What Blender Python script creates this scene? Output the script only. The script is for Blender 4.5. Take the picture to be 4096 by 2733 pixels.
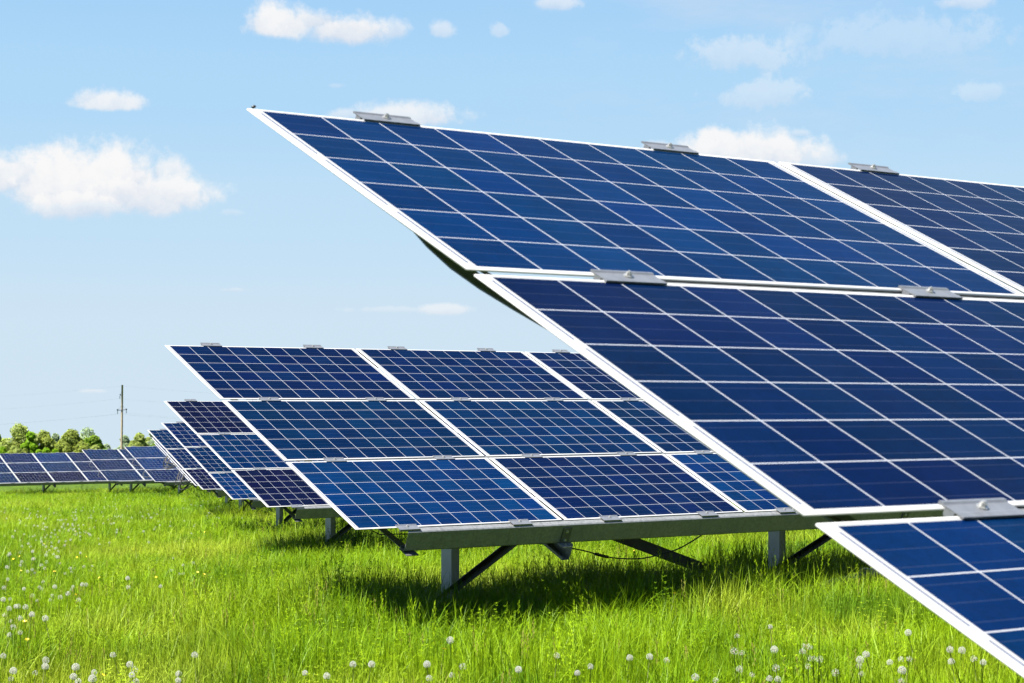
import bpy, math, random
import numpy as np
from mathutils import Matrix, Vector, Euler

for o in list(bpy.data.objects): bpy.data.objects.remove(o)
S = bpy.context.scene
COL = S.collection
R = math.radians
rng = np.random.default_rng(7)
random.seed(7)

# ------------------------------------------------------------------ camera
F_PX, YAW, PITCH, ROLL = 7808.15, R(36.0809), R(1.8312), R(0.0108)      # focal length in pixels of a 4096 wide frame
def cam_axes():
    cy, sy, cp, sp = math.cos(YAW), math.sin(YAW), math.cos(PITCH), math.sin(PITCH)
    fwd = np.array([sy*cp, cy*cp, sp]); right = np.array([cy, -sy, 0.0]); up = np.cross(right, fwd)
    cr, sr = math.cos(ROLL), math.sin(ROLL)
    return cr*right+sr*up, -sr*right+cr*up, fwd
RGT, UPV, FWD = cam_axes()
cd = bpy.data.cameras.new("camera"); cam = bpy.data.objects.new("camera", cd); COL.objects.link(cam)
cam.matrix_world = Matrix(((RGT[0], UPV[0], -FWD[0], 0), (RGT[1], UPV[1], -FWD[1], 0), (RGT[2], UPV[2], -FWD[2], 0), (0, 0, 0, 1)))
cd.sensor_width = 36; cd.lens = F_PX*36/4096; cd.clip_start = 0.05; cd.clip_end = 6000
cd.dof.use_dof = True; cd.dof.focus_distance = 15.5; cd.dof.aperture_fstop = 15
S.camera = cam
def ray(px, py): return FWD + (px-2048)/F_PX*RGT - (py-1366.5)/F_PX*UPV

# ------------------------------------------------------------------ light
SUN_EL, SUN_ROT = 59.0, 88.0            # the sun stands to the left of the rows (towards -X)
sund = bpy.data.lights.new("sun", 'SUN'); sun = bpy.data.objects.new("sun", sund); COL.objects.link(sun)
sund.energy = 5.0; sund.angle = R(0.53); sund.color = (1.0, 0.955, 0.88)
sdir = Vector((-math.cos(R(SUN_EL))*math.sin(R(SUN_ROT)), math.cos(R(SUN_EL))*math.cos(R(SUN_ROT)), math.sin(R(SUN_EL))))
sun.rotation_euler = sdir.to_track_quat('Z', 'Y').to_euler(); sun.location = (-20, 0, 40)
S.view_settings.view_transform = 'Standard'; S.view_settings.look = 'None'
S.view_settings.gamma = 1; S.view_settings.use_curve_mapping = False
S.view_settings.exposure = 2.15

# ------------------------------------------------------------------ node helper
class NT:
    def __init__(s, tree): s.t = tree; s.n = tree.nodes; s.l = tree.links
    def add(s, typ, **kw):
        n = s.n.new(typ)
        for k, v in kw.items(): setattr(n, k, v)
        return n
    def put(s, sock, v):
        if v is None: return
        if isinstance(v, bpy.types.NodeSocket): s.l.new(v, sock)
        else: sock.default_value = v
    def m(s, op, a, b=None, c=None, clamp=False):
        n = s.n.new('ShaderNodeMath'); n.operation = op; n.use_clamp = clamp
        s.put(n.inputs[0], a); s.put(n.inputs[1], b); s.put(n.inputs[2], c)
        return n.outputs[0]
    def smooth(s, v, lo, hi):
        n = s.n.new('ShaderNodeMapRange'); n.interpolation_type = 'SMOOTHSTEP'
        s.put(n.inputs['Value'], v); s.put(n.inputs['From Min'], lo); s.put(n.inputs['From Max'], hi)
        return n.outputs['Result']
    def mixc(s, f, a, b, mode='MIX'):
        n = s.n.new('ShaderNodeMix'); n.data_type = 'RGBA'; n.blend_type = mode
        s.put(n.inputs[0], f)
        for i, v in ((6, a), (7, b)):
            if isinstance(v, tuple) and len(v) == 3: v = v+(1,)
            s.put(n.inputs[i], v)
        return n.outputs[2]
    def noise(s, vec, scale, detail=3, rough=0.55, out='Fac'):
        n = s.n.new('ShaderNodeTexNoise'); s.put(n.inputs['Vector'], vec)
        n.inputs['Scale'].default_value = scale; n.inputs['Detail'].default_value = detail; n.inputs['Roughness'].default_value = rough
        return n.outputs[out]

# ------------------------------------------------------------------ sky with clouds (world)
W = bpy.data.worlds.new("World"); S.world = W; W.use_nodes = True
t = NT(W.node_tree); t.n.clear()
sky = t.add('ShaderNodeTexSky', sky_type='NISHITA'); sky.sun_disc = False
sky.sun_elevation = R(SUN_EL); sky.sun_rotation = R(SUN_ROT); sky.altitude = 150; sky.air_density = 1.0; sky.dust_density = 0.3; sky.ozone_density = 1.5
SKY_STRENGTH = 0.05
tc = t.add('ShaderNodeTexCoord'); sep = t.add('ShaderNodeSeparateXYZ'); t.l.new(tc.outputs['Generated'], sep.inputs[0])
az = t.m('MULTIPLY', t.m('ARCTAN2', sep.outputs[0], sep.outputs[1]), 57.29578)
el = t.m('MULTIPLY', t.m('ARCSINE', sep.outputs[2]), 57.29578)
n1 = t.noise(tc.outputs['Generated'], 30, 8, 0.64); n2 = t.noise(tc.outputs['Generated'], 120, 6, 0.62)
nn = t.m('ADD', t.m('MULTIPLY', t.m('SUBTRACT', n1, 0.5), 1.5), t.m('MULTIPLY', t.m('SUBTRACT', n2, 0.5), 0.7))
# each puff: where the photograph shows its base line (x, y on a 2350 wide print), half width, height above, depth below, opacity
PUFFS = [
 (150, 432, 205, 146, 58, 1), (265, 428, 195, 132, 66, 1), (335, 448, 205, 76, 54, .95), (30, 408, 130, 90, 50, .95), (385, 400, 70, 62, 52, .8), (180, 470, 150, 40, 40, .8),
 (255, 240, 112, 50, 18, .85), (215, 232, 70, 38, 18, .7),
 (640, 60, 118, 74, 32, .95), (800, 70, 172, 52, 40, .95), (720, 50, 120, 44, 30, .9), (905, 72, 52, 44, 30, .6), (1012, 72, 42, 34, 20, .5), (1147, 72, 26, 24, 15, .35),
 (935, 275, 205, 54, 26, .8), (900, 262, 105, 34, 14, .65), (790, 266, 60, 26, 14, .5),
 (1712, 355, 235, 78, 42, .95), (1652, 330, 86, 52, 34, .95), (1862, 362, 104, 48, 30, .6), (1515, 338, 60, 26, 20, .5), (1832, 308, 42, 16, 12, .4),
 (1275, 10, 74, 26, 22, .55), (2222, 6, 84, 24, 22, .5),
 (1022, 712, 86, 19, 13, .55), (900, 712, 125, 11, 9, .25), (540, 666, 48, 10, 7, .3), (210, 899, 38, 9, 6, .4), (770, 198, 28, 11, 8, .22),
 (1690, 130, 150, 66, 44, .36), (1760, 222, 150, 46, 34, .34), (2060, 90, 330, 70, 54, .24), (2262, 212, 70, 30, 22, .28), (530, 488, 40, 12, 8, .2),
]
CLOUDS = []
for (cx, cy, hw, ht, hb, op) in PUFFS:
    d = ray(cx*1.743, cy*1.743); k = 1.743/F_PX*57.29578
    CLOUDS.append((math.degrees(math.atan2(d[0], d[1])), math.degrees(math.asin(d[2]/np.linalg.norm(d))), hw*k, ht*k, hb*k, op))
dens = None; lit = None
for (a0, e0, hw, ht, hb, op) in CLOUDS:
    da = t.m('DIVIDE', t.m('SUBTRACT', az, a0), hw)
    de = t.m('SUBTRACT', el, e0)
    dv = t.m('MAXIMUM', t.m('DIVIDE', de, ht), t.m('DIVIDE', de, -hb))
    rad = t.m('SQRT', t.m('ADD', t.m('MULTIPLY', da, da), t.m('MULTIPLY', dv, dv)))
    e = t.m('SUBTRACT', 1.0, rad)
    d = t.m('MULTIPLY', t.smooth(t.m('ADD', e, t.m('MULTIPLY', nn, 0.72 if op > .45 else 1.25)), 0.05, 0.58), op)
    h = t.m('ADD', t.m('MULTIPLY', t.m('DIVIDE', de, ht), 0.55), 0.5)
    w = t.m('MULTIPLY', d, h)
    dens = d if dens is None else t.m('MAXIMUM', dens, d)
    lit = w if lit is None else t.m('MAXIMUM', lit, w)
wm = t.add('ShaderNodeMapping'); wm.inputs['Scale'].default_value = (7, 7, 26); wm.inputs['Rotation'].default_value = (0.10, 0.16, 0); t.l.new(tc.outputs['Generated'], wm.inputs[0])
wisp = t.noise(wm.outputs[0], 1.0, 7, 0.62)
wisp = t.m('MULTIPLY', t.m('MULTIPLY', t.smooth(wisp, 0.42, 0.70), t.smooth(az, 33.0, 44.0)), t.m('MULTIPLY', t.smooth(el, 6.0, 9.0), 0.42))
dens = t.m('MAXIMUM', dens, wisp)
shade = t.smooth(t.m('ADD', t.m('DIVIDE', lit, t.m('MAXIMUM', dens, 0.02)), t.m('MULTIPLY', nn, 0.5)), 0.12, 0.75)
UNIT = 1.0/(SKY_STRENGTH*2**S.view_settings.exposure)      # what reads as white
CLOUD_B = UNIT*0.98
ccol = t.mixc(shade, (0.70*CLOUD_B, 0.77*CLOUD_B, 0.88*CLOUD_B), (0.97*CLOUD_B, 0.965*CLOUD_B, 0.965*CLOUD_B))
# pale spring haze low in the sky, clear Nishita blue overhead
low = t.add('ShaderNodeValToRGB'); t.l.new(t.m('MULTIPLY', t.m('ADD', el, 4.0), 1/64.0), low.inputs[0])
cr = low.color_ramp; cr.interpolation = 'EASE'
STOPS = [(-2, (.640, .775, .885)), (2, (.625, .775, .900)), (5.5, (.535, .745, .925)), (9, (.435, .690, .935)), (12.5, (.370, .635, .930)), (19.5, (.24, .49, .86)), (34, (.14, .33, .68)), (58, (.08, .21, .50))]
while len(cr.elements) < len(STOPS): cr.elements.new(0.5)
for el_, (deg, c) in zip(cr.elements, STOPS): el_.position = (deg+4)/64.0; el_.color = c+(1,)
lowc = t.mixc(1.0, low.outputs[0], (UNIT, UNIT, UNIT), 'MULTIPLY')
skyc = t.mixc(t.smooth(el, 50.0, 80.0), lowc, sky.outputs[0])
SKY_OUT = t.mixc(dens, skyc, ccol)
bg = t.add('ShaderNodeBackground'); t.l.new(SKY_OUT, bg.inputs[0]); bg.inputs[1].default_value = SKY_STRENGTH
out = t.add('ShaderNodeOutputWorld'); t.l.new(bg.outputs[0], out.inputs[0])

# ------------------------------------------------------------------ mesh helpers
class MB:
    def __init__(s): s.v = []; s.f = []; s.mi = []; s.sm = []
    def face(s, idx, m=0, smooth=False): s.f.append(tuple(idx)); s.mi.append(m); s.sm.append(smooth)
    def quadbox(s, p, m=0):                       # eight points: bottom ring then top ring
        b = len(s.v); s.v += [tuple(q) for q in p]
        for q in ((3, 2, 1, 0), (4, 5, 6, 7), (0, 1, 5, 4), (1, 2, 6, 5), (2, 3, 7, 6), (3, 0, 4, 7)): s.face([b+i for i in q], m)
    def box(s, x0, x1, y0, y1, z0, z1, m=0):
        s.quadbox([(x0, y0, z0), (x1, y0, z0), (x1, y1, z0), (x0, y1, z0), (x0, y0, z1), (x1, y0, z1), (x1, y1, z1), (x0, y1, z1)], m)
    def prism_x(s, prof, x0, x1, m=0):            # closed profile in (y, z) run along x
        n = len(prof); b = len(s.v)
        s.v += [(x0, y, z) for y, z in prof]+[(x1, y, z) for y, z in prof]
        for i in range(n): s.face((b+i, b+(i+1) % n, b+n+(i+1) % n, b+n+i), m)
        s.face([b+i for i in range(n)][::-1], m); s.face([b+n+i for i in range(n)], m)
    def strip_profile(s, path, th):               # open polyline (y, z) -> closed thin profile
        P = [np.array(q, float) for q in path]; L = []; Rr = []
        for i, q in enumerate(P):
            d = (P[min(i+1, len(P)-1)]-P[max(i-1, 0)]); d /= np.linalg.norm(d); nn_ = np.array([-d[1], d[0]])
            L.append(tuple(q+nn_*th/2)); Rr.append(tuple(q-nn_*th/2))
        return L+Rr[::-1]
    def tube(s, path, rad, n=6, m=0, smooth=True, cap=True):
        P = [np.array(q, float) for q in path]; b = len(s.v); k = len(P)
        rad = rad if hasattr(rad, '__len__') else [rad]*k
        ref = np.array([0, 0, 1.0])
        for i, q in enumerate(P):
            d = P[min(i+1, k-1)]-P[max(i-1, 0)]; d = d/np.linalg.norm(d)
            if abs(d[2]) > .95: ref = np.array([1.0, 0, 0])
            a = np.cross(d, ref); a /= np.linalg.norm(a); c = np.cross(d, a)
            for j in range(n):
                th = 2*math.pi*j/n; s.v.append(tuple(q+rad[i]*(math.cos(th)*a+math.sin(th)*c)))
        for i in range(k-1):
            for j in range(n): s.face((b+i*n+j, b+i*n+(j+1) % n, b+(i+1)*n+(j+1) % n, b+(i+1)*n+j), m, smooth)
        if cap:
            s.face([b+j for j in range(n)], m); s.face([b+(k-1)*n+j for j in range(n)][::-1], m)
    def bar(s, p, q, w, h, m=0, up=(0, 0, 1)):    # straight rectangular bar
        p = np.array(p, float); q = np.array(q, float); d = q-p; d /= np.linalg.norm(d)
        a = np.cross(d, np.array(up, float)); a /= np.linalg.norm(a); c = np.cross(a, d)
        ring = [(-w/2, -h/2), (w/2, -h/2), (w/2, h/2), (-w/2, h/2)]
        s.quadbox([p+a*i+c*j for i, j in ring]+[q+a*i+c*j for i, j in ring], m)
    def mesh(s, name, mats):
        me = bpy.data.meshes.new(name); me.from_pydata(s.v, [], s.f); 
        for mm in (mats if isinstance(mats, (list, tuple)) else [mats]): me.materials.append(mm)
        me.polygons.foreach_set('material_index', s.mi); me.polygons.foreach_set('use_smooth', s.sm)
        me.update(); return me

def obj(name, me, parent=None, loc=(0, 0, 0), rot=(0, 0, 0)):
    o = bpy.data.objects.new(name, me); COL.objects.link(o)
    if parent is not None: o.parent = parent
    o.location = loc; o.rotation_euler = rot
    return o
def tag(o, label=None, cat=None, group=None, kind=None):
    if label: o['label'] = label
    if cat: o['category'] = cat
    if group: o['group'] = group
    if kind: o['kind'] = kind
    return o

# ------------------------------------------------------------------ materials
def material(name):
    m = bpy.data.materials.new(name); m.use_nodes = True; tt = NT(m.node_tree)
    return m, tt, tt.n['Principled BSDF']

CP, PW, PH, MU, MV = 0.1585, 1.6480, 0.974, 0.0315, 0.0115     # cell pitch, panel width and height, margins round the cells
CSX, CSY = 1.66857, 1.00292                                      # panel to panel strides

def make_cells():
    m, t, b = material("solar_cells")
    tc = t.add('ShaderNodeTexCoord'); sp = t.add('ShaderNodeSeparateXYZ'); t.l.new(tc.outputs['Object'], sp.inputs[0])
    x, y = sp.outputs[0], t.m('MULTIPLY', sp.outputs[1], -1.0)
    u = t.m('DIVIDE', t.m('SUBTRACT', x, MU), CP); v = t.m('DIVIDE', t.m('SUBTRACT', y, MV), CP)
    fu, fv = t.m('FRACT', u), t.m('FRACT', v)
    du = t.m('MULTIPLY', t.m('MINIMUM', fu, t.m('SUBTRACT', 1.0, fu)), CP)
    dv = t.m('MULTIPLY', t.m('MINIMUM', fv, t.m('SUBTRACT', 1.0, fv)), CP)
    HW = 0.0017
    incell = t.m('MULTIPLY', t.m('GREATER_THAN', du, HW), t.m('GREATER_THAN', dv, HW))
    ins = t.m('MULTIPLY', t.m('MULTIPLY', t.m('GREATER_THAN', u, 0.0), t.m('LESS_THAN', u, 10.0)), t.m('MULTIPLY', t.m('GREATER_THAN', v, 0.0), t.m('LESS_THAN', v, 6.0)))
    cell = t.m('MULTIPLY', incell, ins)
    # finger and bus ribbons on each cell
    tri = t.m('MULTIPLY', fv, 3.0); tri = t.m('ABSOLUTE', t.m('SUBTRACT', t.m('FRACT', tri), 0.5))
    bus = t.m('LESS_THAN', tri, 0.0007*3/CP)
    # ribbons joining strings beside the outer cells
    def ribbon(x0, shift):
        a = t.m('LESS_THAN', t.m('ABSOLUTE', t.m('SUBTRACT', x, x0)), 0.0022)
        q = t.m('FRACT', t.m('DIVIDE', t.m('ADD', v, shift), 2.0))
        on = t.m('MULTIPLY', t.m('GREATER_THAN', q, 0.06), t.m('LESS_THAN', q, 0.94))
        on = t.m('MULTIPLY', on, t.m('MULTIPLY', t.m('GREATER_THAN', v, 0.06), t.m('LESS_THAN', v, 5.94)))
        return t.m('MULTIPLY', a, on)
    rib = t.m('MAXIMUM', ribbon(MU-0.0095, 0.0), ribbon(PW-MU+0.0095, 1.0))
    # cell to cell colour
    info = t.add('ShaderNodeObjectInfo')
    cid = t.add('ShaderNodeCombineXYZ'); t.l.new(t.m('FLOOR', u), cid.inputs[0]); t.l.new(t.m('FLOOR', v), cid.inputs[1]); t.l.new(t.m('MULTIPLY', info.outputs['Random'], 913.0), cid.inputs[2])
    wn = t.add('ShaderNodeTexWhiteNoise', noise_dimensions='3D'); t.l.new(cid.outputs[0], wn.inputs['Vector'])
    wsep = t.add('ShaderNodeSeparateColor'); t.l.new(wn.outputs['Color'], wsep.inputs[0])
    off = t.add('ShaderNodeVectorMath', operation='ADD'); t.l.new(tc.outputs['Object'], off.inputs[0])
    sc = t.add('ShaderNodeVectorMath', operation='SCALE'); t.l.new(wn.outputs['Color'], sc.inputs[0]); sc.inputs['Scale'].default_value = 30; t.l.new(sc.outputs[0], off.inputs[1])
    cloudy = t.noise(off.outputs[0], 9, 4, 0.6)
    vor = t.add('ShaderNodeTexVoronoi'); t.l.new(off.outputs[0], vor.inputs['Vector']); vor.inputs['Scale'].default_value = 120
    vsep = t.add('ShaderNodeSeparateColor'); t.l.new(vor.outputs['Color'], vsep.inputs[0])
    base = info.outputs['Color']            # each panel's own shade of blue
    lvl = t.m('ADD', 0.82, t.m('ADD', t.m('MULTIPLY', t.m('POWER', wsep.outputs[0], 2.0), 0.38), t.m('ADD', t.m('MULTIPLY', t.m('SUBTRACT', cloudy, 0.5), 0.55), t.m('MULTIPLY', vsep.outputs[0], 0.16))))
    hs = t.add('ShaderNodeHueSaturation'); t.l.new(base, hs.inputs['Color']); t.l.new(lvl, hs.inputs['Value'])
    t.l.new(t.m('ADD', 0.494, t.m('MULTIPLY', wsep.outputs[1], 0.012)), hs.inputs['Hue'])
    colr = t.mixc(t.m('MULTIPLY', bus, 0.022), hs.outputs[0], (0.55, 0.6, 0.66))
    inner = t.m('MULTIPLY', t.m('MULTIPLY', t.m('GREATER_THAN', u, 0.02), t.m('LESS_THAN', u, 9.98)), t.m('MULTIPLY', t.m('GREATER_THAN', v, 0.02), t.m('LESS_THAN', v, 5.98)))
    white = t.mixc(rib, t.mixc(inner, (0.225, 0.23, 0.235), (0.215, 0.225, 0.25)), (0.018, 0.028, 0.065))
    dust = t.noise(tc.outputs['Object'], 2.3, 5, 0.65)
    colr = t.mixc(t.m('MULTIPLY', t.smooth(dust, 0.45, 0.8), 0.002), colr, (0.5, 0.5, 0.5))
    t.l.new(t.mixc(cell, white, colr), b.inputs['Base Color'])
    b.inputs['Roughness'].default_value = 0.10; b.inputs['Specular IOR Level'].default_value = 0.012
    return m
M_CELL = make_cells()

def simple(name, col, rough=0.5, metal=0.0, var=0.0, scale=6, spec=0.5, bump=0.0):
    m, t, b = material(name)
    tc = t.add('ShaderNodeTexCoord')
    n = t.noise(tc.outputs['Object'], scale, 5, 0.6)
    dark = tuple(c*(1-var) for c in col); lite = tuple(min(1, c*(1+var)) for c in col)
    t.l.new(t.mixc(t.smooth(n, .3, .7), dark, lite), b.inputs['Base Color'])
    b.inputs['Roughness'].default_value = rough; b.inputs['Metallic'].default_value = metal; b.inputs['Specular IOR Level'].default_value = spec
    if bump:
        bp = t.add('ShaderNodeBump'); bp.inputs['Strength'].default_value = bump; bp.inputs['Distance'].default_value = 0.01
        t.l.new(n, bp.inputs['Height']); t.l.new(bp.outputs[0], b.inputs['Normal'])
    return m
M_FRAME = simple("white_panel_edge", (0.33, 0.33, 0.33), 0.35, 0, 0.04, 9)
M_BACK = simple("panel_backsheet", (0.62, 0.63, 0.64), 0.6)
M_BLACK = simple("black_plastic", (0.004, 0.004, 0.0045), 0.5)
M_CLAMP = simple("aluminium_clamp", (0.115, 0.122, 0.135), 0.42, 0.35, 0.1, 40)
M_BOLT = simple("zinc_bolt", (0.38, 0.38, 0.37), 0.3, 0.7, 0.1, 60)
M_POST = simple("galvanised_post", (0.30, 0.315, 0.335), 0.5, 0.25, 0.07, 7)
def make_galv():
    m, t, b = material("galvanised_steel")
    tc = t.add('ShaderNodeTexCoord')
    vor = t.add('ShaderNodeTexVoronoi'); t.l.new(tc.outputs['Object'], vor.inputs['Vector']); vor.inputs['Scale'].default_value = 70
    vs = t.add('ShaderNodeSeparateColor'); t.l.new(vor.outputs['Color'], vs.inputs[0])
    n = t.noise(tc.outputs['Object'], 4, 6, 0.65)
    mp = t.add('ShaderNodeMapping'); mp.inputs['Scale'].default_value = (34, 2.2, 2.2); mp.inputs['Rotation'].default_value = (0.45, 0, 0.35); t.l.new(tc.outputs['Object'], mp.inputs[0])
    st = t.noise(mp.outputs[0], 1.0, 4, 0.6)
    c = t.mixc(vs.outputs[0], (0.112, 0.118, 0.122), (0.160, 0.166, 0.172))
    c = t.mixc(t.m('MULTIPLY', t.smooth(n, .42, .72), .35), c, (0.080, 0.088, 0.082))
    c = t.mixc(t.m('MULTIPLY', t.smooth(st, .55, .75), .4), c, (0.06, 0.06, 0.058))
    t.l.new(c, b.inputs['Base Color']); b.inputs['Metallic'].default_value = 0.25
    t.l.new(t.m('ADD', 0.36, t.m('MULTIPLY', n, 0.25)), b.inputs['Roughness'])
    return m
M_GALV = make_galv()
M_STRAP = simple("dull_steel_strap", (0.065, 0.068, 0.072), 0.55, 0.4, 0.15, 14)
M_BRACE = simple("dark_steel_angle", (0.05, 0.054, 0.062), 0.5, 0.4, 0.2, 9)

# ------------------------------------------------------------------ the lie of the land
# name, x, y, z of the first panel's upper left cell corner, tilt, slope along the row, first column, columns
TILT0 = 24.778
TABLES = [('A', 2.156, 3.936, 0.671, 0.48, -0.0006, 0, 6), ('B', 6.505, 13.270, 0.434, -0.42, 0.0010, 0, 8), ('C', 11.112, 22.737, 0.032, -0.34, -0.0001, 0, 6),
          ('D', 15.570, 31.992, -0.346, 0.21, 0, 0, 5), ('E', 19.372, 40.519, -0.596, -0.13, 0, 0, 5), ('F', 24.152, 50.261, -0.955, 0.04, 0, 0, 5),
          ('G', 28.824, 59.824, -1.301, -0.05, 0, 0, 5), ('H', 32.156, 69.335, -1.650, -0.04, 0, 0, 7), ('I', 34.513, 78.678, -1.973, 0.06, 0, 0, 8),
          ('J', 36.283, 88.407, -2.350, 0.19, 0, -5, 12)]
CLEAR = 0.86
gy = [-40.0]; gz = [-0.62]
for (_, x, y, z, dt, sl, c0, nc) in TABLES:
    T = R(TILT0+dt); gy.append(y-1.5*math.cos(T)); gz.append(z-1.5*math.sin(T)-CLEAR-0.62+0.05)
gy += [130, 200, 300, 600, 1100]; gz += [gz[-1]-1.45, gz[-1]-4.0, gz[-1]-8.4, gz[-1]-24, gz[-1]-52]
gz[0] = gz[1]+0.55
def ground(x, y):
    x = np.asarray(x, float); y = np.asarray(y, float)
    z = np.interp(y, gy, gz)
    return z+0.030*np.sin(x*1.3+0.7*y)+0.022*np.sin(2.9*x-1.7*y+1.0)
def on_ground(px, py, h=0.0):
    d = ray(px, py); s = 8.0
    for _ in range(40):
        p = d*s; s = s+(p[2]-(float(ground(p[0], p[1]))+h))/max(-d[2], 0.004)*0.8
    return d*s

# ------------------------------------------------------------------ ground sheet
def make_ground():
    xs = np.unique(np.concatenate([np.linspace(-900, -40, 22), np.arange(-40, 80, 1.2), np.linspace(80, 1300, 30)]))
    ys = np.unique(np.concatenate([np.linspace(-60, -6, 10), np.arange(-6, 110, 1.2), np.linspace(110, 1100, 60)]))
    X, Y = np.meshgrid(xs, ys); Z = ground(X, Y)
    v = np.stack([X, Y, Z], -1).reshape(-1, 3); n = len(xs)
    f = [(j*n+i, j*n+i+1, (j+1)*n+i+1, (j+1)*n+i) for j in range(len(ys)-1) for i in range(n-1)]
    me = bpy.data.meshes.new("meadow_ground"); me.from_pydata(v.tolist(), [], f)
    for p in me.polygons: p.use_smooth = True
    m, t, b = material("meadow_soil")
    tc = t.add('ShaderNodeTexCoord')
    a = t.noise(tc.outputs['Object'], 0.35, 6, 0.65); c = t.noise(tc.outputs['Object'], 9.0, 5, 0.7)
    col = t.mixc(t.smooth(a, .35, .65), (0.035, 0.07, 0.003), (0.07, 0.12, 0.005))
    col = t.mixc(t.smooth(c, .42, .62), col, (0.030, 0.050, 0.008))
    t.l.new(col, b.inputs['Base Color']); b.inputs['Roughness'].default_value = 0.95; b.inputs['Specular IOR Level'].default_value = 0.1
    bp = t.add('ShaderNodeBump'); bp.inputs['Strength'].default_value = 0.8; bp.inputs['Distance'].default_value = 0.15; t.l.new(c, bp.inputs['Height']); t.l.new(bp.outputs[0], b.inputs['Normal'])
    me.materials.append(m)
    tag(obj("meadow_ground", me), kind='structure')
make_ground()

# ------------------------------------------------------------------ solar tables
def panel_meshes():
    b = MB(); e = 0.006
    b.v += [(e, -e, 0), (PW-e, -e, 0), (PW-e, -PH+e, 0), (e, -PH+e, 0)]; b.face((0, 3, 2, 1), 0)
    b.v += [(e, -e, -0.0048), (PW-e, -e, -0.0048), (PW-e, -PH+e, -0.0048), (e, -PH+e, -0.0048)]; b.face((4, 5, 6, 7), 1)
    lam = b.mesh("solar_panel", [M_CELL, M_BACK])
    b = MB()
    # bull-nosed white edging: rounded profile swept round the laminate
    prof = [(0.0, -0.0048), (-0.0003, -0.0022), (0.0012, 0.0002), (0.004, 0.0012), (0.0075, 0.0010), (0.0095, 0.0003), (0.0095, -0.0004), (0.0065, -0.0004), (0.0065, -0.0055), (0.002, -0.0058)]
    cor = [((0, 0), (1, -1)), ((PW, 0), (-1, -1)), ((PW, -PH), (-1, 1)), ((0, -PH), (1, 1))]
    k = len(prof)
    for (cx, cy), (sx, sy) in cor:
        for d, z in prof: b.v.append((cx+sx*d, cy+sy*d, z))
    for c in range(4):
        for i in range(k):
            b.face((c*k+i, c*k+(i+1) % k, ((c+1) % 4)*k+(i+1) % k, ((c+1) % 4)*k+i), 0, i < 5)
    fr = b.mesh("frame", M_FRAME)
    b = MB(); b.box(0.10, 0.21, -PH/2-0.06, -PH/2+0.06, -0.028, -0.0049)
    b.tube([(0.12, -PH/2-0.06, -0.022), (0.10, -PH/2-0.25, -0.05), (0.25, -PH+0.08, -0.09), (0.55, -PH+0.03, -0.07), (0.8, -PH+0.02, -0.03)], 0.004, 5)
    jb = b.mesh("junction_box", M_BLACK)
    return lam, fr, jb
ME_PANEL, ME_EDGE, ME_JBOX = panel_meshes()

def clamp_meshes():
    top = [(0.028, 0.0015), (0.028, 0.0062), (0.020, 0.0075), (0.015, 0.0045), (-0.011, 0.0045), (-0.015, 0.0060), (-0.030, 0.0055)]
    mid = MB(); mid.prism_x(top+[(-0.030, 0.0022), (-0.012, 0.0028)], -0.079, 0.079)
    mid.box(-0.079, -0.072, -0.010, 0.012, -0.012, 0.003)
    end = MB(); end.prism_x(top[:-1]+[(-0.040, 0.0055), (-0.040, -0.0080), (-0.037, -0.0080), (-0.037, 0.0025)], -0.079, 0.079)
    bolt = MB()
    n = 6
    for z0, z1, r, nn_ in ((0.0, 0.0018, 0.0105, 12), (0.0018, 0.0085, 0.0064, 6), (0.0085, 0.0110, 0.0036, 8)):
        b0 = len(bolt.v)
        for z in (z0, z1):
            for j in range(nn_): bolt.v.append((r*math.cos(2*math.pi*j/nn_+.3), r*math.sin(2*math.pi*j/nn_+.3), z))
        for j in range(nn_): bolt.face((b0+j, b0+(j+1) % nn_, b0+nn_+(j+1) % nn_, b0+nn_+j))
        bolt.face([b0+nn_+j for j in range(nn_)])
    return mid.mesh("clamp", M_CLAMP), end.mesh("end_clamp", M_CLAMP), bolt.mesh("bolt", M_BOLT)
ME_CLAMP, ME_ENDCLAMP, ME_BOLT = clamp_meshes()

FL_N = -0.0082            # top of the purlin flanges below the panel face
WEB_D = 0.140
def purlin_mesh(length):
    b = MB()              # Z section: flange up-slope at the top, lip; web; short lower flange
    z0 = FL_N; p = [(0.058, z0-0.016), (0.062, z0-0.002), (0.058, z0-0.001), (0.008, z0-0.001), (0.001, z0-0.006), (0.0, z0-0.014), (0.0, z0-WEB_D+0.008), (0.004, z0-WEB_D+0.001), (0.05, z0-WEB_D+0.0005), (0.05, z0-WEB_D+0.016)]
    b.prism_x(b.strip_profile(p, 0.0035), 0, length)
    return b.mesh("purlin", M_GALV)
def rafter_mesh(v0, v1):
    b = MB()              # C section open to the left, runs down the slope (local -y)
    x = [(-0.018, 0), (-0.060, 0)]
    top = FL_N-WEB_D-0.003; H = 0.115
    prof = [(-0.060, top-0.018), (-0.060, top), (0.0, top), (0.0, top-H), (-0.060, top-H), (-0.060, top-H+0.018)]
    pr = b.strip_profile(prof, 0.004); n = len(pr)
    b.v += [(px, -v0, pz) for px, pz in pr]+[(px, -v1, pz) for px, pz in pr]
    for i in range(n): b.face((i, n+i, n+(i+1) % n, (i+1) % n))
    # end faces as strips (the profile is thin and open)
    h = n//2
    for o_ in (0, n):
        for i in range(h-1): b.face((o_+i, o_+i+1, o_+n-2-i, o_+n-1-i))
    return b.mesh("rafter", M_GALV)
ME_RAFTER = rafter_mesh(0.12, 3.06)
def bracket_mesh():
    b = MB(); y = -0.004
    b.box(-0.045, 0.025, y-0.005, y, FL_N-WEB_D-0.002, FL_N-0.022)
    b.box(-0.060, 0.020, y-0.060, y-0.0002, FL_N-WEB_D-0.0028, FL_N-WEB_D+0.004, 1)
    return b.mesh("bracket", [M_STRAP, M_GALV])
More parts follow.
